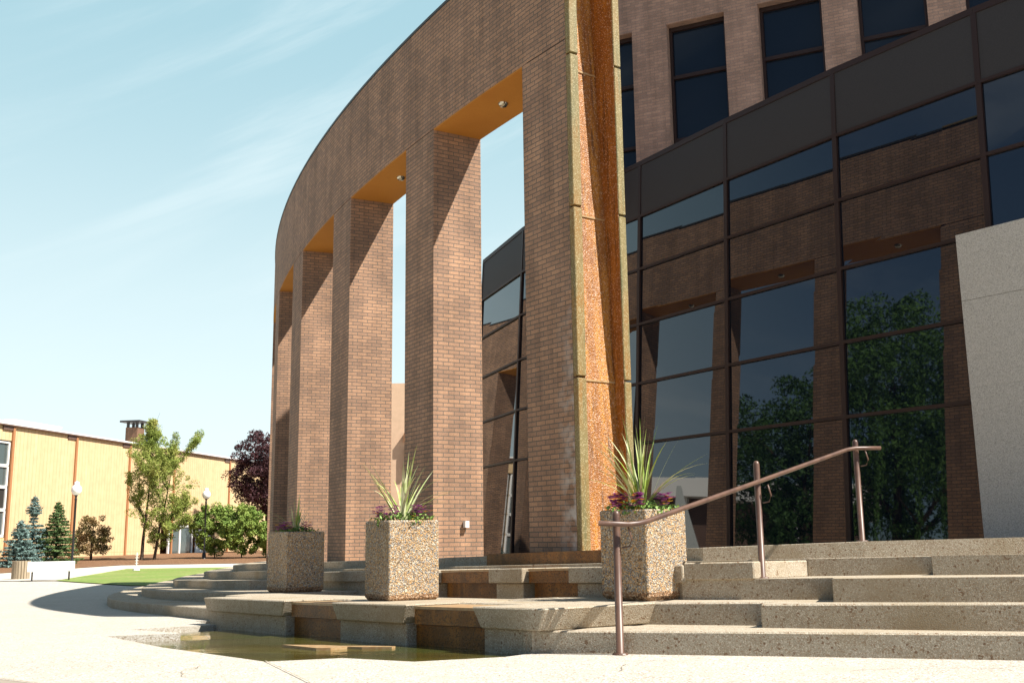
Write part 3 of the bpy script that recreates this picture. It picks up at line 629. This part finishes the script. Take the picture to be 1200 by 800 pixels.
# ------------------------------------------------------------------ planters
def leaf_blade(mb, base, yaw, lean, length, width, droop, m=0, seg=7):
    d = Vector((cos(yaw), sin(yaw), 0)); sd = Vector((-sin(yaw), cos(yaw), 0)); p = Vector(base); ang = lean; pr = None
    for i in range(seg+1):
        t = i/seg; wd = width*(1-t**2.2)*(.55+.45*min(1, t*4)); 
        L_, R_ = p-sd*wd/2, p+sd*wd/2; mid = p-Vector((0, 0, 1))*wd*.18
        if pr: mb.face([pr[0], pr[2], mid, L_], m=m); mb.face([pr[2], pr[1], R_, mid], m=m)
        pr = (L_, R_, mid); p = p+(d*sin(ang)+Vector((0, 0, 1))*cos(ang))*length/seg; ang += droop/seg
S = .53; HP = .755
def planter(cornr, nang, zb, seed, spike, label, plabel, flabel):
    rn = random.Random(seed)
    nR = Vector((cos(radians(nang)), sin(radians(nang)))); nL = Vector((cos(radians(nang-90)), sin(radians(nang-90))))
    c = Vector(cornr)-(nR+nL)*S/2
    t = thing('planter', label, 'planter', (c.x, c.y, zb), 'square pebble planters on the steps')
    mb = MB(); rot = radians(nang); h = S/2
    def ring(hh, z, ch=.009):
        pts = []
        for sx, sy in ((1, 1), (-1, 1), (-1, -1), (1, -1)):
            a = (sx*hh, sy*(hh-ch)); b = (sx*(hh-ch), sy*hh)
            pts += [a, b] if sx*sy > 0 else [b, a]
        R = Matrix.Rotation(rot, 2); return [(*(R@Vector(p)), z) for p in pts]
    def loft(r1_, r2_, m=0):
        for i in range(8): mb.face([r1_[i], r1_[(i+1) % 8], r2_[(i+1) % 8], r2_[i]], m=m)
    A0, A1, A2_, A3, A4, A5 = ring(h-.03, 0), ring(h-.002, .035), ring(h, .07), ring(h, HP-.012), ring(h-.01, HP), ring(h-.065, HP)
    mb.face(A0[::-1], m=1); loft(A0, A1, 1); loft(A1, A2_, 1); loft(A2_, A3); loft(A3, A4); loft(A4, A5); loft(A5, ring(h-.07, HP-.06))
    mb.build('box', ['planter', 'planter_stain'], t, world=False)
    mb = MB(); mb.face(ring(h-.068, HP-.05)); mb.build('soil', 'soil', t, world=False)
    # the spike plant
    z = zb+HP-.05; t.scale = (1.13,)*3 if seed == 9 else (1, 1, 1)
    if seed == 9: z = zb+(HP-.05)*1.13
    pl = thing('spike_plant', plabel, 'plant', (c.x, c.y, z), 'spike plants in the planters')
    mb = MB(); n_b = spike[0]
    for i in range(n_b):
        yaw = rn.uniform(0, 2*pi); q = rn.random(); lean = .04+.95*q**1.25
        leaf_blade(mb, (rn.uniform(-.03, .03), rn.uniform(-.03, .03), rn.uniform(0, .04)), yaw, lean*.75, spike[1]*rn.uniform(.7, 1.08), rn.uniform(.018, .030), rn.uniform(.15, 1.1)*(.3+q), m=0 if rn.random() < .55+.3*(q < .35) else 1)
    mb.build('leaves', ['blade', 'blade_dry'], pl, world=False)
    mb = MB(); mb.tube([(0, 0, 0), (0, 0, .08)], [.03, .02], 8); mb.build('stem', 'blade', pl, world=False)
    # bedding flowers around it, spilling over the rim
    fl = thing('bedding_flowers', flabel, 'flowers', (c.x, c.y, z), 'bedding flowers in the planters')
    mb = MB(); fb = MB()
    for i in range(spike[2]):
        yaw = rn.uniform(0, 2*pi); r = rn.uniform(.06, .28); 
        bx, by = r*cos(yaw), r*sin(yaw); R = Matrix.Rotation(rot, 2); v = R.inverted()@Vector((bx, by)); v = Vector((max(-.29, min(.29, v.x*1.15)), max(-.29, min(.29, v.y*1.15)))); v = R@v
        zz_ = rn.uniform(.03, .12) if abs(v.length) < .24 else rn.uniform(.0, .085)
        p = Vector((v.x, v.y, zz_)); sz = rn.uniform(.012, .028); a = Vector((rn.uniform(-1, 1), rn.uniform(-1, 1), rn.uniform(.1, 1))).normalized(); b = a.cross(Vector((rn.uniform(-1, 1), rn.uniform(-1, 1), .3))).normalized(); cc = a.cross(b)
        mb.face([p-b*sz, p-cc*sz*.5, p+b*sz, p+cc*sz*.5])
    for i in range(spike[3]):
        k = rn.randrange(spike[4]); yaw = [3.4, 4.4, 5.6, 2.7, 0.4, 1.2][k % 6]+rn.uniform(-.22, .22); r = rn.uniform(.15, .29)
        p = Vector((r*cos(yaw), r*sin(yaw), rn.uniform(.08, .19))); sz = rn.uniform(.018, .030); mm = 0 if rn.random() < .6 else 1
        if rn.random() < .12: mm = 2
        for q in range(5):
            th = q*2*pi/5; a = p+Vector((cos(th), sin(th), .25))*sz; b = p+Vector((cos(th+.7), sin(th+.7), .35))*sz*1.1; c2 = p+Vector((cos(th+1.3), sin(th+1.3), .25))*sz
            fb.face([p, a, b, c2], m=mm)
    mb.build('foliage', 'bedding', fl, world=False); fb.build('blossom', ['petal', 'petal_pink', 'petal_yellow'], fl, world=False)
    for i in range(7):   # a few trailing stems over the edge
        mb = MB(); yaw = rn.uniform(0, 2*pi); leaf_blade(mb, (.16*cos(yaw), .16*sin(yaw), .04), yaw, .9, rn.uniform(.16, .3), .007, 1.4, seg=5)
        p = Vector((.30*cos(yaw), .30*sin(yaw), .06))
        for q in range(4):
            th = q*pi/2; mb.face([p, p+Vector((cos(th), sin(th), .2))*.012, p+Vector((cos(th+.8), sin(th+.8), .3))*.014], m=1)
        mb.build('trailing_stem', ['bedding', 'petal_yellow'], fl, world=False)
planter((1.10, 8.82), -48, z2(1.1, 9.1)-.004, 3, (38, .84, 620, 240, 4), 'pebble planter on the second step right beside the lowest handrail post', 'large full green and cream spike plant behind the lowest handrail post', 'pink and violet flowers in the planter beside the handrail')
planter((-1.17, 9.85), -57, z2(-1.15, 10.2)-.004, 5, (28, .76, 460, 110, 5), 'sunlit middle pebble planter above the pool spillway', 'spike plant of the middle planter with pale leaves arching left', 'purple flowers with a few yellow ones in the sunlit middle planter')
planter((-3.2, 14.9), -51, z2(-3.1, 15.2)-.004, 9, (20, .55, 520, 110, 4), 'shaded leftmost pebble planter in front of the brick pillars', 'small sparse spike plant of the shaded planter', 'dark purple flowers in the shaded leftmost planter')

# ------------------------------------------------------------------ slab lying in the pool
mb = MB(); mb.prism([(-2.0, 9.2), (-1.62, 8.72), (-1.50, 8.70), (-1.38, 8.80), (-1.25, 8.72), (-1.0, 8.66), (-.98, 8.74), (-1.22, 8.86), (-1.45, 8.92), (-1.62, 9.05)], lambda x, y: zw(x, y)-.02, lambda x, y: zw(x, y)+.007)
tag(mb.build('flat_rock', 'wet_lip', origin=(-1.5, 8.9, -.165)), 'flat rusty rock slab breaking the surface of the pool', 'rock')

# ------------------------------------------------------------------ far buildings
YA = Vector((-37.38, 75.25)); YE = (Vector((-30.41, 111.69))-YA).normalized(); YN = Vector((YE.y, -YE.x))
def ybox(mb, s0, s1, o0, o1, z0, z1, m=0):
    P = []
    for s in (s0, s1):
        for o in (o0, o1):
            for z in (z0, z1): p = YA+YE*s+YN*o; P.append((p.x, p.y, z))
    for q in ((0, 1, 3, 2), (4, 6, 7, 5), (0, 4, 5, 1), (2, 3, 7, 6), (0, 2, 6, 4), (1, 5, 7, 3)): mb.face([P[k] for k in q], m=m)
yb = thing('yellow_building', 'long low yellow building with a white edged flat roof beyond the lawn', 'building', (YA.x, YA.y, -.3))
mb = MB(); ybox(mb, 1.6, 23.4, -12, 0, -1.5, 9.35); ybox(mb, 23.4, 33.8, -12, 0, 2.35, 9.35); ybox(mb, 33.8, 48, -12, 0, -1.5, 9.35); ybox(mb, -20, 1.6, -12, -.02, 8.3, 9.35); ybox(mb, -20, 1.6, -12, -.02, -1.5, 1.25); ybox(mb, -20, 1.6, -12, -.4, 1.25, 8.3)
mb.build('wall', 'yellow', yb)
mb = MB(); ybox(mb, -20, 48.2, -12.1, .22, 9.36, 9.46, 1); ybox(mb, -20, 48.1, -12, .10, 9.462, 9.60); mb.build('roof_edge', ['white', 'fascia'], yb)
for s in (1.55, 9.4, 17.4, 25.3, 37.0):
    mb = MB(); ybox(mb, s-.12, s+.12, .003, .12, -1.2, 9.3); mb.build('pilaster', 'brown_trim', yb)
    mb = MB(); ybox(mb, s-1.2, s+.1, .003, .09, 9.05, 9.34); mb.build('gutter_box', 'fascia', yb)
for k, (z0, z1, mm) in enumerate(((6.5, 8.15, 'curtain'), (4.95, 6.4, 'pane'), (3.3, 4.85, 'dark'), (1.4, 3.2, 'pane'))):
    for s0 in (-1.2, -4.2, -7.2):
        mb = MB(); ybox(mb, s0, s0+2.6, -.25, -.2, z0, z1); wn = mb.build('window', 'pane' if mm != 'dark' else 'dark', yb)
        mb = MB(); ybox(mb, s0-.05, s0+2.65, -.2, -.1, z1-.05, z1+.1); ybox(mb, s0-.05, s0+2.65, -.2, -.1, z0-.1, z0+.06); ybox(mb, s0+2.5, s0+2.68, -.199, -.09, z0+.06, z1-.05); ybox(mb, s0-.06, s0+.08, -.199, -.09, z0+.06, z1-.05); mb.build('frame', 'white', wn)
        if k < 2: mb = MB(); ybox(mb, s0+.1, s0+1.5, -.199, -.19, z0+.3 if k == 0 else z0, z1-.4); mb.build('blind', 'curtain', wn)
# glazed entrance
mb = MB(); ybox(mb, 23.4, 33.8, -1.5, -1.4, -1.2, 2.35); mb.build('entrance_back', 'brown_trim', yb)
mb = MB(); ybox(mb, 25.0, 29.4, -.1, -.06, -1.0, 2.1); dr = mb.build('glass_door', 'pane', yb)
mb = MB()
for s in (24.9, 27.0, 29.4): ybox(mb, s-.12, s+.12, -.12, .03, -1.1, 2.2)
ybox(mb, 24.9, 29.4, -.119, .02, 2.2, 2.4); ybox(mb, 24.9, 29.4, -.119, .02, -1.0, -.75); mb.build('frame', 'white', dr)
mb = MB(); ybox(mb, 30.2, 33.3, -.1, -.04, -1.1, 2.0); mb.build('white_panel', 'white', yb)
# roof equipment and chimney, back storey
mb = MB(); ybox(mb, 5.3, 11.0, -6, -3.0, 9.5, 10.25); ybox(mb, 5.0, 11.3, -6.3, -2.7, 10.25, 10.4); mb.build('roof_box', 'white', yb)
mb = MB(); ybox(mb, 13.0, 15.2, -5, -3.4, 9.5, 9.95); ybox(mb, 12.8, 15.4, -5.2, -3.2, 9.95, 10.05); mb.build('roof_vent', 'tan', yb)
mb = MB(); ybox(mb, 20.8, 22.0, -2.6, -1.4, 9.5, 11.3); cb = mb.build('chimney', 'chimney', yb)
mb = MB(); ybox(mb, 20.4, 22.4, -3.0, -1.0, 11.75, 11.92); 
for s in (20.95, 21.85):
    for o in (-2.45, -1.55): ybox(mb, s-.1, s+.1, o-.1, o+.1, 11.3, 11.76)
mb.build('chimney_cap', 'cap', cb)
bb = thing('brick_annex', 'low flat roofed brick block behind the yellow building', 'building', (-24, 118, -.3))
mb = MB(); ybox(mb, 27, 60, -30, -13, -1, 10.9); mb.build('wall', 'chimney', bb)
mb = MB(); ybox(mb, 26.7, 60.3, -30.3, -12.7, 10.9, 11.25); mb.build('roof_edge', 'cap', bb)
tb_ = thing('tan_tower', 'narrow strip of a pale tan building seen between two brick pillars', 'building', (-9.5, 90, -.5))
mb = MB(); mb.box((-10.9, 92, 6.4), (3.6, 8, 15.0)); mb.build('wall', 'tan', tb_)
mb = MB(); mb.box((-8.4, 92.2, 3.9), (1.5, 7, 14)); mb.build('wall', 'tan', tb_)
mb = MB(); mb.box((-9.05, 88.0, 9.2), (.4, .9, .8)); mb.build('window', 'brown_trim', tb_)
mb = MB(); mb.box((-9.0, 88.1, 7.4), (.3, .9, 2.0)); mb.build('balcony', 'grey_metal', tb_)

# ------------------------------------------------------------------ lamps, bench, bin, stand
def lamp(x, y, z, h, label):
    t = thing('street_lamp', label, 'street lamp', (x, y, z), 'globe lamps beyond the lawn')
    mb = MB(); mb.lathe([(.19, -.2), (.19, .05), (.15, .08), (.13, .5), (.10, .55), (.065, .65), (.06, h-.75), (.09, h-.72), (.06, h-.68), (.05, h-.55), (.10, h-.5), (.12, h-.42)], n=14); mb.build('pole', 'black', t, world=False, smooth=True)
    mb = MB(); mb.lathe([(.12, -.42), (.2, -.36), (.28, -.22), (.29, -.1), (.26, .03), (.17, .13), (.13, .15), (.15, .22), (.12, .32), (.001, .36)], (0, 0, h-.05), n=16); mb.build('globe', 'white_glass', t, world=False, smooth=True)
    mb = MB(); mb.lathe([(.001, .03), (.3, .03), (.3, -.3)], n=14); mb.build('base', 'path', t, world=False)
lamp(-24.9, 59.5, g(-24.9, 59.5)-.1, 4.8, 'nearer globe lamp on a black pole beside the white bench')
lamp(-21.75, 74.0, g(-21.75, 74.0)-.1, 4.75, 'farther globe lamp on a black pole between the leafy tree and the shrubs')
bx, by = -19.65, 44.9
bn = thing('bench', 'white bench seen from behind at the corner of the lawn', 'bench', (bx, by, g(bx, by)), rz=radians(24))
mb = MB(); mb.box((0, 0, .60), (1.85, .05, .42)); mb.build('backrest', 'white', bn, world=False, bevel=.01)
mb = MB(); mb.box((0, .3, .42), (1.85, .45, .05)); mb.build('seat', 'white', bn, world=False, bevel=.01)
for sx in (-.72, .72):
    mb = MB(); mb.box((sx, .04, .16), (.06, .06, .4)); mb.box((sx, .48, .19), (.06, .06, .42)); mb.build('leg', 'black', bn, world=False)
cxx, cyy = -22.0, 47.2
tr = thing('litter_bin', 'round wood slatted litter bin left of the white bench', 'bin', (cxx, cyy, g(cxx, cyy)))
mb = MB()
for k in range(20):
    a = 2*pi*k/20; mb.box((.36*cos(a), .36*sin(a), .42), (.03, .095, .8), a)
mb.build('slats', 'wood', tr, world=False)
mb = MB(); mb.lathe([(.33, .02), (.33, .78), (.28, .8), (.001, .72)], n=16); mb.build('liner', 'dark', tr, world=False)
mb = MB(); sx, sy = -20.9, 58.5; 
mb.lathe([(.001, 0), (.2, 0), (.18, .1), (.035, .14), (.03, .95), (.001, .96)], (sx, sy, g(sx, sy)+.04), n=10)
for k in range(4): mb.box((sx, sy, g(sx, sy)+.42+.15*k), (.16, .05, .04))
tag(mb.build('marker_post', 'white', origin=(sx, sy, g(sx, sy))), 'thin white marker post with cross pieces standing on the lawn', 'post')

# ------------------------------------------------------------------ trees
def leafcloud(mb, P, size, flat=.0, m=0, aspect=.5, vert=None):
    n = len(P); a = rng.normal(size=(n, 3)); a[:, 2] = a[:, 2]*(1-flat)
    if vert is not None: a = a*.35+np.array(vert)
    a /= np.linalg.norm(a, axis=1)[:, None]
    b = np.cross(a, rng.normal(size=(n, 3))); b /= np.linalg.norm(b, axis=1)[:, None]
    s = size*rng.uniform(.6, 1.4, size=(n, 1)); base = len(mb.v)
    q = np.stack([P-a*s, P-b*s*aspect, P+a*s, P+b*s*aspect], 1).reshape(-1, 3)
    mb.v += [tuple(v) for v in q]; mb.f += [(base+4*i, base+4*i+1, base+4*i+2, base+4*i+3) for i in range(n)]; mb.mi += [m]*n; mb.uv += [(0, 0)]*(4*n)
def clumps(centers, radii, per):
    out = []
    for c, r in zip(centers, radii):
        v = rng.normal(size=(per, 3)); v /= np.linalg.norm(v, axis=1)[:, None]; rad = r*rng.uniform(.25, 1, size=(per, 1))**.5
        out.append(np.array(c)+v*rad*np.array([1, 1, .75]))
    return np.concatenate(out)
def spruce(x, y, h, rad, mname, label, bare=.0, seed=1, group='young conifers against the yellow wall'):
    r_ = random.Random(seed); t = thing('spruce_tree', label, 'conifer', (x, y, g(x, y)), group)
    mb = MB(); mb.tube([(0, 0, -.1), (0, 0, h*.6), (0, 0, h)], [.09, .05, .01], 7); mb.build('trunk', 'bark', t, world=False)
    mb = MB(); P = []; br = MB()
    z = .25
    while z < h*.985:
        f = 1-z/h; R = rad*(f**.85)*r_.uniform(.8, 1.1)+.05; nb = max(5, int(11*f+5))
        if bare and .62 < z/h < .62+bare: R *= .35
        for k in range(nb):
            a = 2*pi*k/nb+r_.uniform(-.3, .3)+z*3; Rb = R*r_.uniform(.75, 1.15); m_ = max(8, int(Rb*95))
            tt = rng.uniform(.12, 1, m_); sp = .05+.13*(1-tt)*Rb*1.2
            px_ = tt*Rb*cos(a)+rng.normal(0, 1, m_)*sp*-sin(a); py_ = tt*Rb*sin(a)+rng.normal(0, 1, m_)*sp*cos(a); pz = z-.10*Rb+.25*(tt**2)*Rb*.5-tt*.12*Rb+rng.normal(0, .03, m_)
            P.append(np.stack([px_, py_, pz], 1))
            br.tube([(0, 0, z), (Rb*.9*cos(a), Rb*.9*sin(a), z-.05*Rb)], [.018, .004], 4, caps=False)
        z += .13+.16*f*r_.uniform(.8, 1.2)*h/4
    leafcloud(mb, np.concatenate(P), .10, flat=.4, aspect=.3); mb.build('crown', mname, t, world=False); br.build('branches', 'bark', t, world=False)
    return t
spruce(-30.7, 65.5, 2.9, 1.45, 'spruce_blue', 'shorter blue spruce nearest the left frame edge behind the bin', seed=2)
spruce(-31.1, 68, 4.5, 1.6, 'spruce_blue', 'taller blue spruce with a bare leader behind the white bench', bare=.12, seed=3)
spruce(-29.75, 68.5, 4.15, 1.65, 'spruce_green', 'green spruce immediately left of the nearer lamp', seed=4)
# small round topped pine
def pine_small(x, y):
    t = thing('dwarf_pine', 'small bronze green pine alone against the yellow wall right of the nearer lamp', 'conifer', (x, y, g(x, y)), 'young conifers against the yellow wall')
    mb = MB(); mb.tube([(0, 0, -.1), (0, 0, 1.4), (.05, 0, 2.7)], [.1, .06, .02], 7); mb.build('trunk', 'bark', t, world=False)
    cs = []; rs = []
    for i in range(75):
        z = random.uniform(.55, 3.0); R = 1.4*math.sqrt(max(.03, 1-((z-1.1)/2.1)**2)); a = random.uniform(0, 2*pi); cs.append((R*cos(a)*random.uniform(.4, 1), R*sin(a)*random.uniform(.4, 1), z)); rs.append(.3)
    mb = MB(); leafcloud(mb, clumps(cs, rs, 75), .10, aspect=.25); mb.build('crown', 'pine_brown', t, world=False)
pine_small(-29.85, 74.5)
# loose two trunk tree
def limb(mb, p0, d, length, r0_, tips, rn, depth=0, maxd=3, gn=.12, spread=.8):
    p = Vector(p0); d = Vector(d).normalized(); pts_ = [p.copy()]; n = 5
    for i in range(n):
        d = (d+Vector((rn.uniform(-1, 1), rn.uniform(-1, 1), rn.uniform(-.3, .8)))*gn).normalized(); p = p+d*length/n; pts_.append(p.copy())
        if depth < maxd and i > 0:
            for _ in range(1 if depth else 2):
                if rn.random() < .8:
                    a = rn.uniform(0, 2*pi); nd = (d*.5+Vector((cos(a), sin(a), rn.uniform(-.1, .7)))*spread).normalized()
                    limb(mb, p, nd, length*rn.uniform(.38, .58), r0_*.45*(1-i/n*.4), tips, rn, depth+1, maxd, gn*1.2, spread)
        if depth >= maxd-1: tips.append(tuple(p))
    mb.tube(pts_, [max(.008, r0_*(1-.75*i/n)) for i in range(n+1)], 6, caps=False)
    tips.append(tuple(p))
def loose_tree():
    x, y = -25.7, 73.5; t = thing('leafy_tree', 'tall thin yellow green tree with two slanting trunks against the yellow wall', 'tree', (x, y, g(x, y))); t.scale = (.72, .72, .89)
    rn = random.Random(5); mb = MB(); tips = []
    limb(mb, (-.3, 0, 0), (.0, 0, 1), 7.4, .17, tips, rn, 0, 2, .06, .75)
    limb(mb, (.9, 0, 0), (.10, 0, 1), 6.9, .15, tips, rn, 0, 2, .08, .8)
    limb(mb, (1.1, 0, 1.6), (.75, -.1, .30), 3.2, .06, tips, rn, 0, 1, .1, .7)
    mb.build('trunk', 'bark', t, world=False)
    T = [p for p in tips if p[2] > 1.6]
    # pull the crown into an uneven egg shape
    T = [p for p in T if abs((p[0]-1.1)/3.3) < 1 and p[2] < 10.5]
    cs = [p for p in T]; rs = [rn.uniform(.25, .62) for _ in T]
    for i in range(230):
        z = rn.uniform(1.2, 10.9); f = (1-abs((z-5.2)/6.2)**2)*(.75+.25*math.sin(z*2.3)); cx_ = .9+(.5 if z < 8 else -.9); cs.append((cx_+rn.uniform(-3.0, 3.0)*f, rn.uniform(-1.8, 1.8)*f, z)); rs.append(rn.uniform(.25, .6))
    mb = MB(); leafcloud(mb, clumps(cs, rs, 85), .095, aspect=.3); mb.build('crown', 'leaf_light', t, world=False)
loose_tree()
def round_tree(name, x, y, z0, h, rx, zc, mname, label, cat, trunk_r, nclump, per, ls, seed, group=None, rzs=None, droop=0):
    rn = random.Random(seed); t = thing(name, label, cat, (x, y, z0), group); mb = MB(); tips = []
    limb(mb, (0, 0, -.1), (rn.uniform(-.05, .05), 0, 1), h*.62, trunk_r, tips, rn, 0, 2, .09, .9); mb.build('trunk', 'bark', t, world=False)
    cs = []; rs = []; rv = rzs or rx*.8
    for i in range(nclump):
        v = Vector((rn.gauss(0, 1), rn.gauss(0, 1), rn.gauss(0, 1))).normalized()*(rn.random()**.35)
        cs.append((v.x*rx, v.y*rx, zc+v.z*rv)); rs.append(rx*rn.uniform(.10, .26))
    mb = MB(); leafcloud(mb, clumps(cs, rs, per), ls, aspect=.45)
    if droop:
        P = []
        for c in cs:
            if rn.random() < .8:
                L_ = rn.uniform(.8, droop); m_ = int(L_*40); q = rng.uniform(0, 1, m_); P.append(np.stack([c[0]+rng.normal(0, .09, m_), c[1]+rng.normal(0, .09, m_), np.maximum(.4, c[2]-q*L_)], 1))
        leafcloud(mb, np.concatenate(P), ls*1.1, aspect=.22, vert=(0, 0, 1))
    mb.build('crown', mname, t, world=False)
    return t
round_tree('plum_tree', -24.3, 103.5, -.5, 12.5, 3.7, 8.0, 'leaf_purple', 'dark purple leaved tree just left of the farthest pillar', 'tree', .25, 280, 150, .11, 21, rzs=4.3)
for i, (x, y, h, rx, lab) in enumerate(((-21.4, 75.5, 4.2, 1.7, 'broad bright green shrub just right of the farther lamp'), (-19.2, 74.5, 4.0, 1.7, 'middle green shrub under the purple tree'), (-17.0, 75, 3.2, 1.5, 'low green shrub beside the farthest brick pillar'))):
    round_tree('shrub', x, y, -.5, h, rx, h*.52, 'leaf_bush', lab, 'shrub', .05, 130, 130, .085, 30+i, 'shrubs below the purple tree', rzs=h*.42)
# trees and low building across the plaza, left of the view; they show in the glass
round_tree('weeping_willow', -32, 13.5, -.4, 15, 6.4, 10.6, 'leaf_willow', 'large weeping willow mirrored in the right hand panes', 'tree', .4, 230, 190, .11, 41, rzs=6.0, droop=8)
round_tree('shade_tree', -38, 22.5, -.5, 13, 5.0, 9.0, 'leaf_dark', 'dark round tree mirrored in the glass beside the willow', 'tree', .35, 170, 170, .12, 42, rzs=5.4, droop=3)
round_tree('garden_tree', -38, 5.0, -.4, 10, 5.0, 6.2, 'leaf_dark', 'dark tree mirrored at the bottom of the last glass pane', 'tree', .35, 130, 150, .13, 43, rzs=4.4, droop=2)
pv = thing('pavilion', 'low dark pavilion with a white roof edge mirrored in the glass', 'building', (-60, 36, -.7))
mb = MB(); mb.box((-64, 36, 3.9), (10, 44, 9.2)); mb.build('wall', 'fascia', pv)
mb = MB(); mb.box((-63.5, 36, 9.2), (12, 46, 1.5)); mb.build('roof_edge', 'white', pv)
for k in range(5):
    mb = MB(); mb.box((-58.3, 18+8*k, 3.9), (.35, .35, 9.2)); mb.build('column', 'white', pv)
mb = MB(); mb.prism([(-25.4, 28.2), (-24.6, 29.9), (-24.3, 29.8), (-25.1, 28.1)], -.7, .0)
mb.v = []; mb.f = []; mb.uv = []; mb.mi = []
B_ = [(-25.6, 28.0, -.7), (-24.6, 30.2, -.7), (-24.2, 30.0, -.7), (-25.2, 27.8, -.7)]; T_ = [(-25.0, 29.9, 5.2), (-24.95, 30.1, 5.2), (-24.7, 30.0, 5.2), (-24.75, 29.8, 5.2)]
mb.face(T_)
for i in range(4): j = (i+1) % 4; mb.face([B_[i], B_[j], T_[j], T_[i]])
tag(mb.build('sculpture', 'slate', origin=(-25, 29, -.7)), 'tapering grey slab sculpture mirrored in the glass beside the planter', 'sculpture')
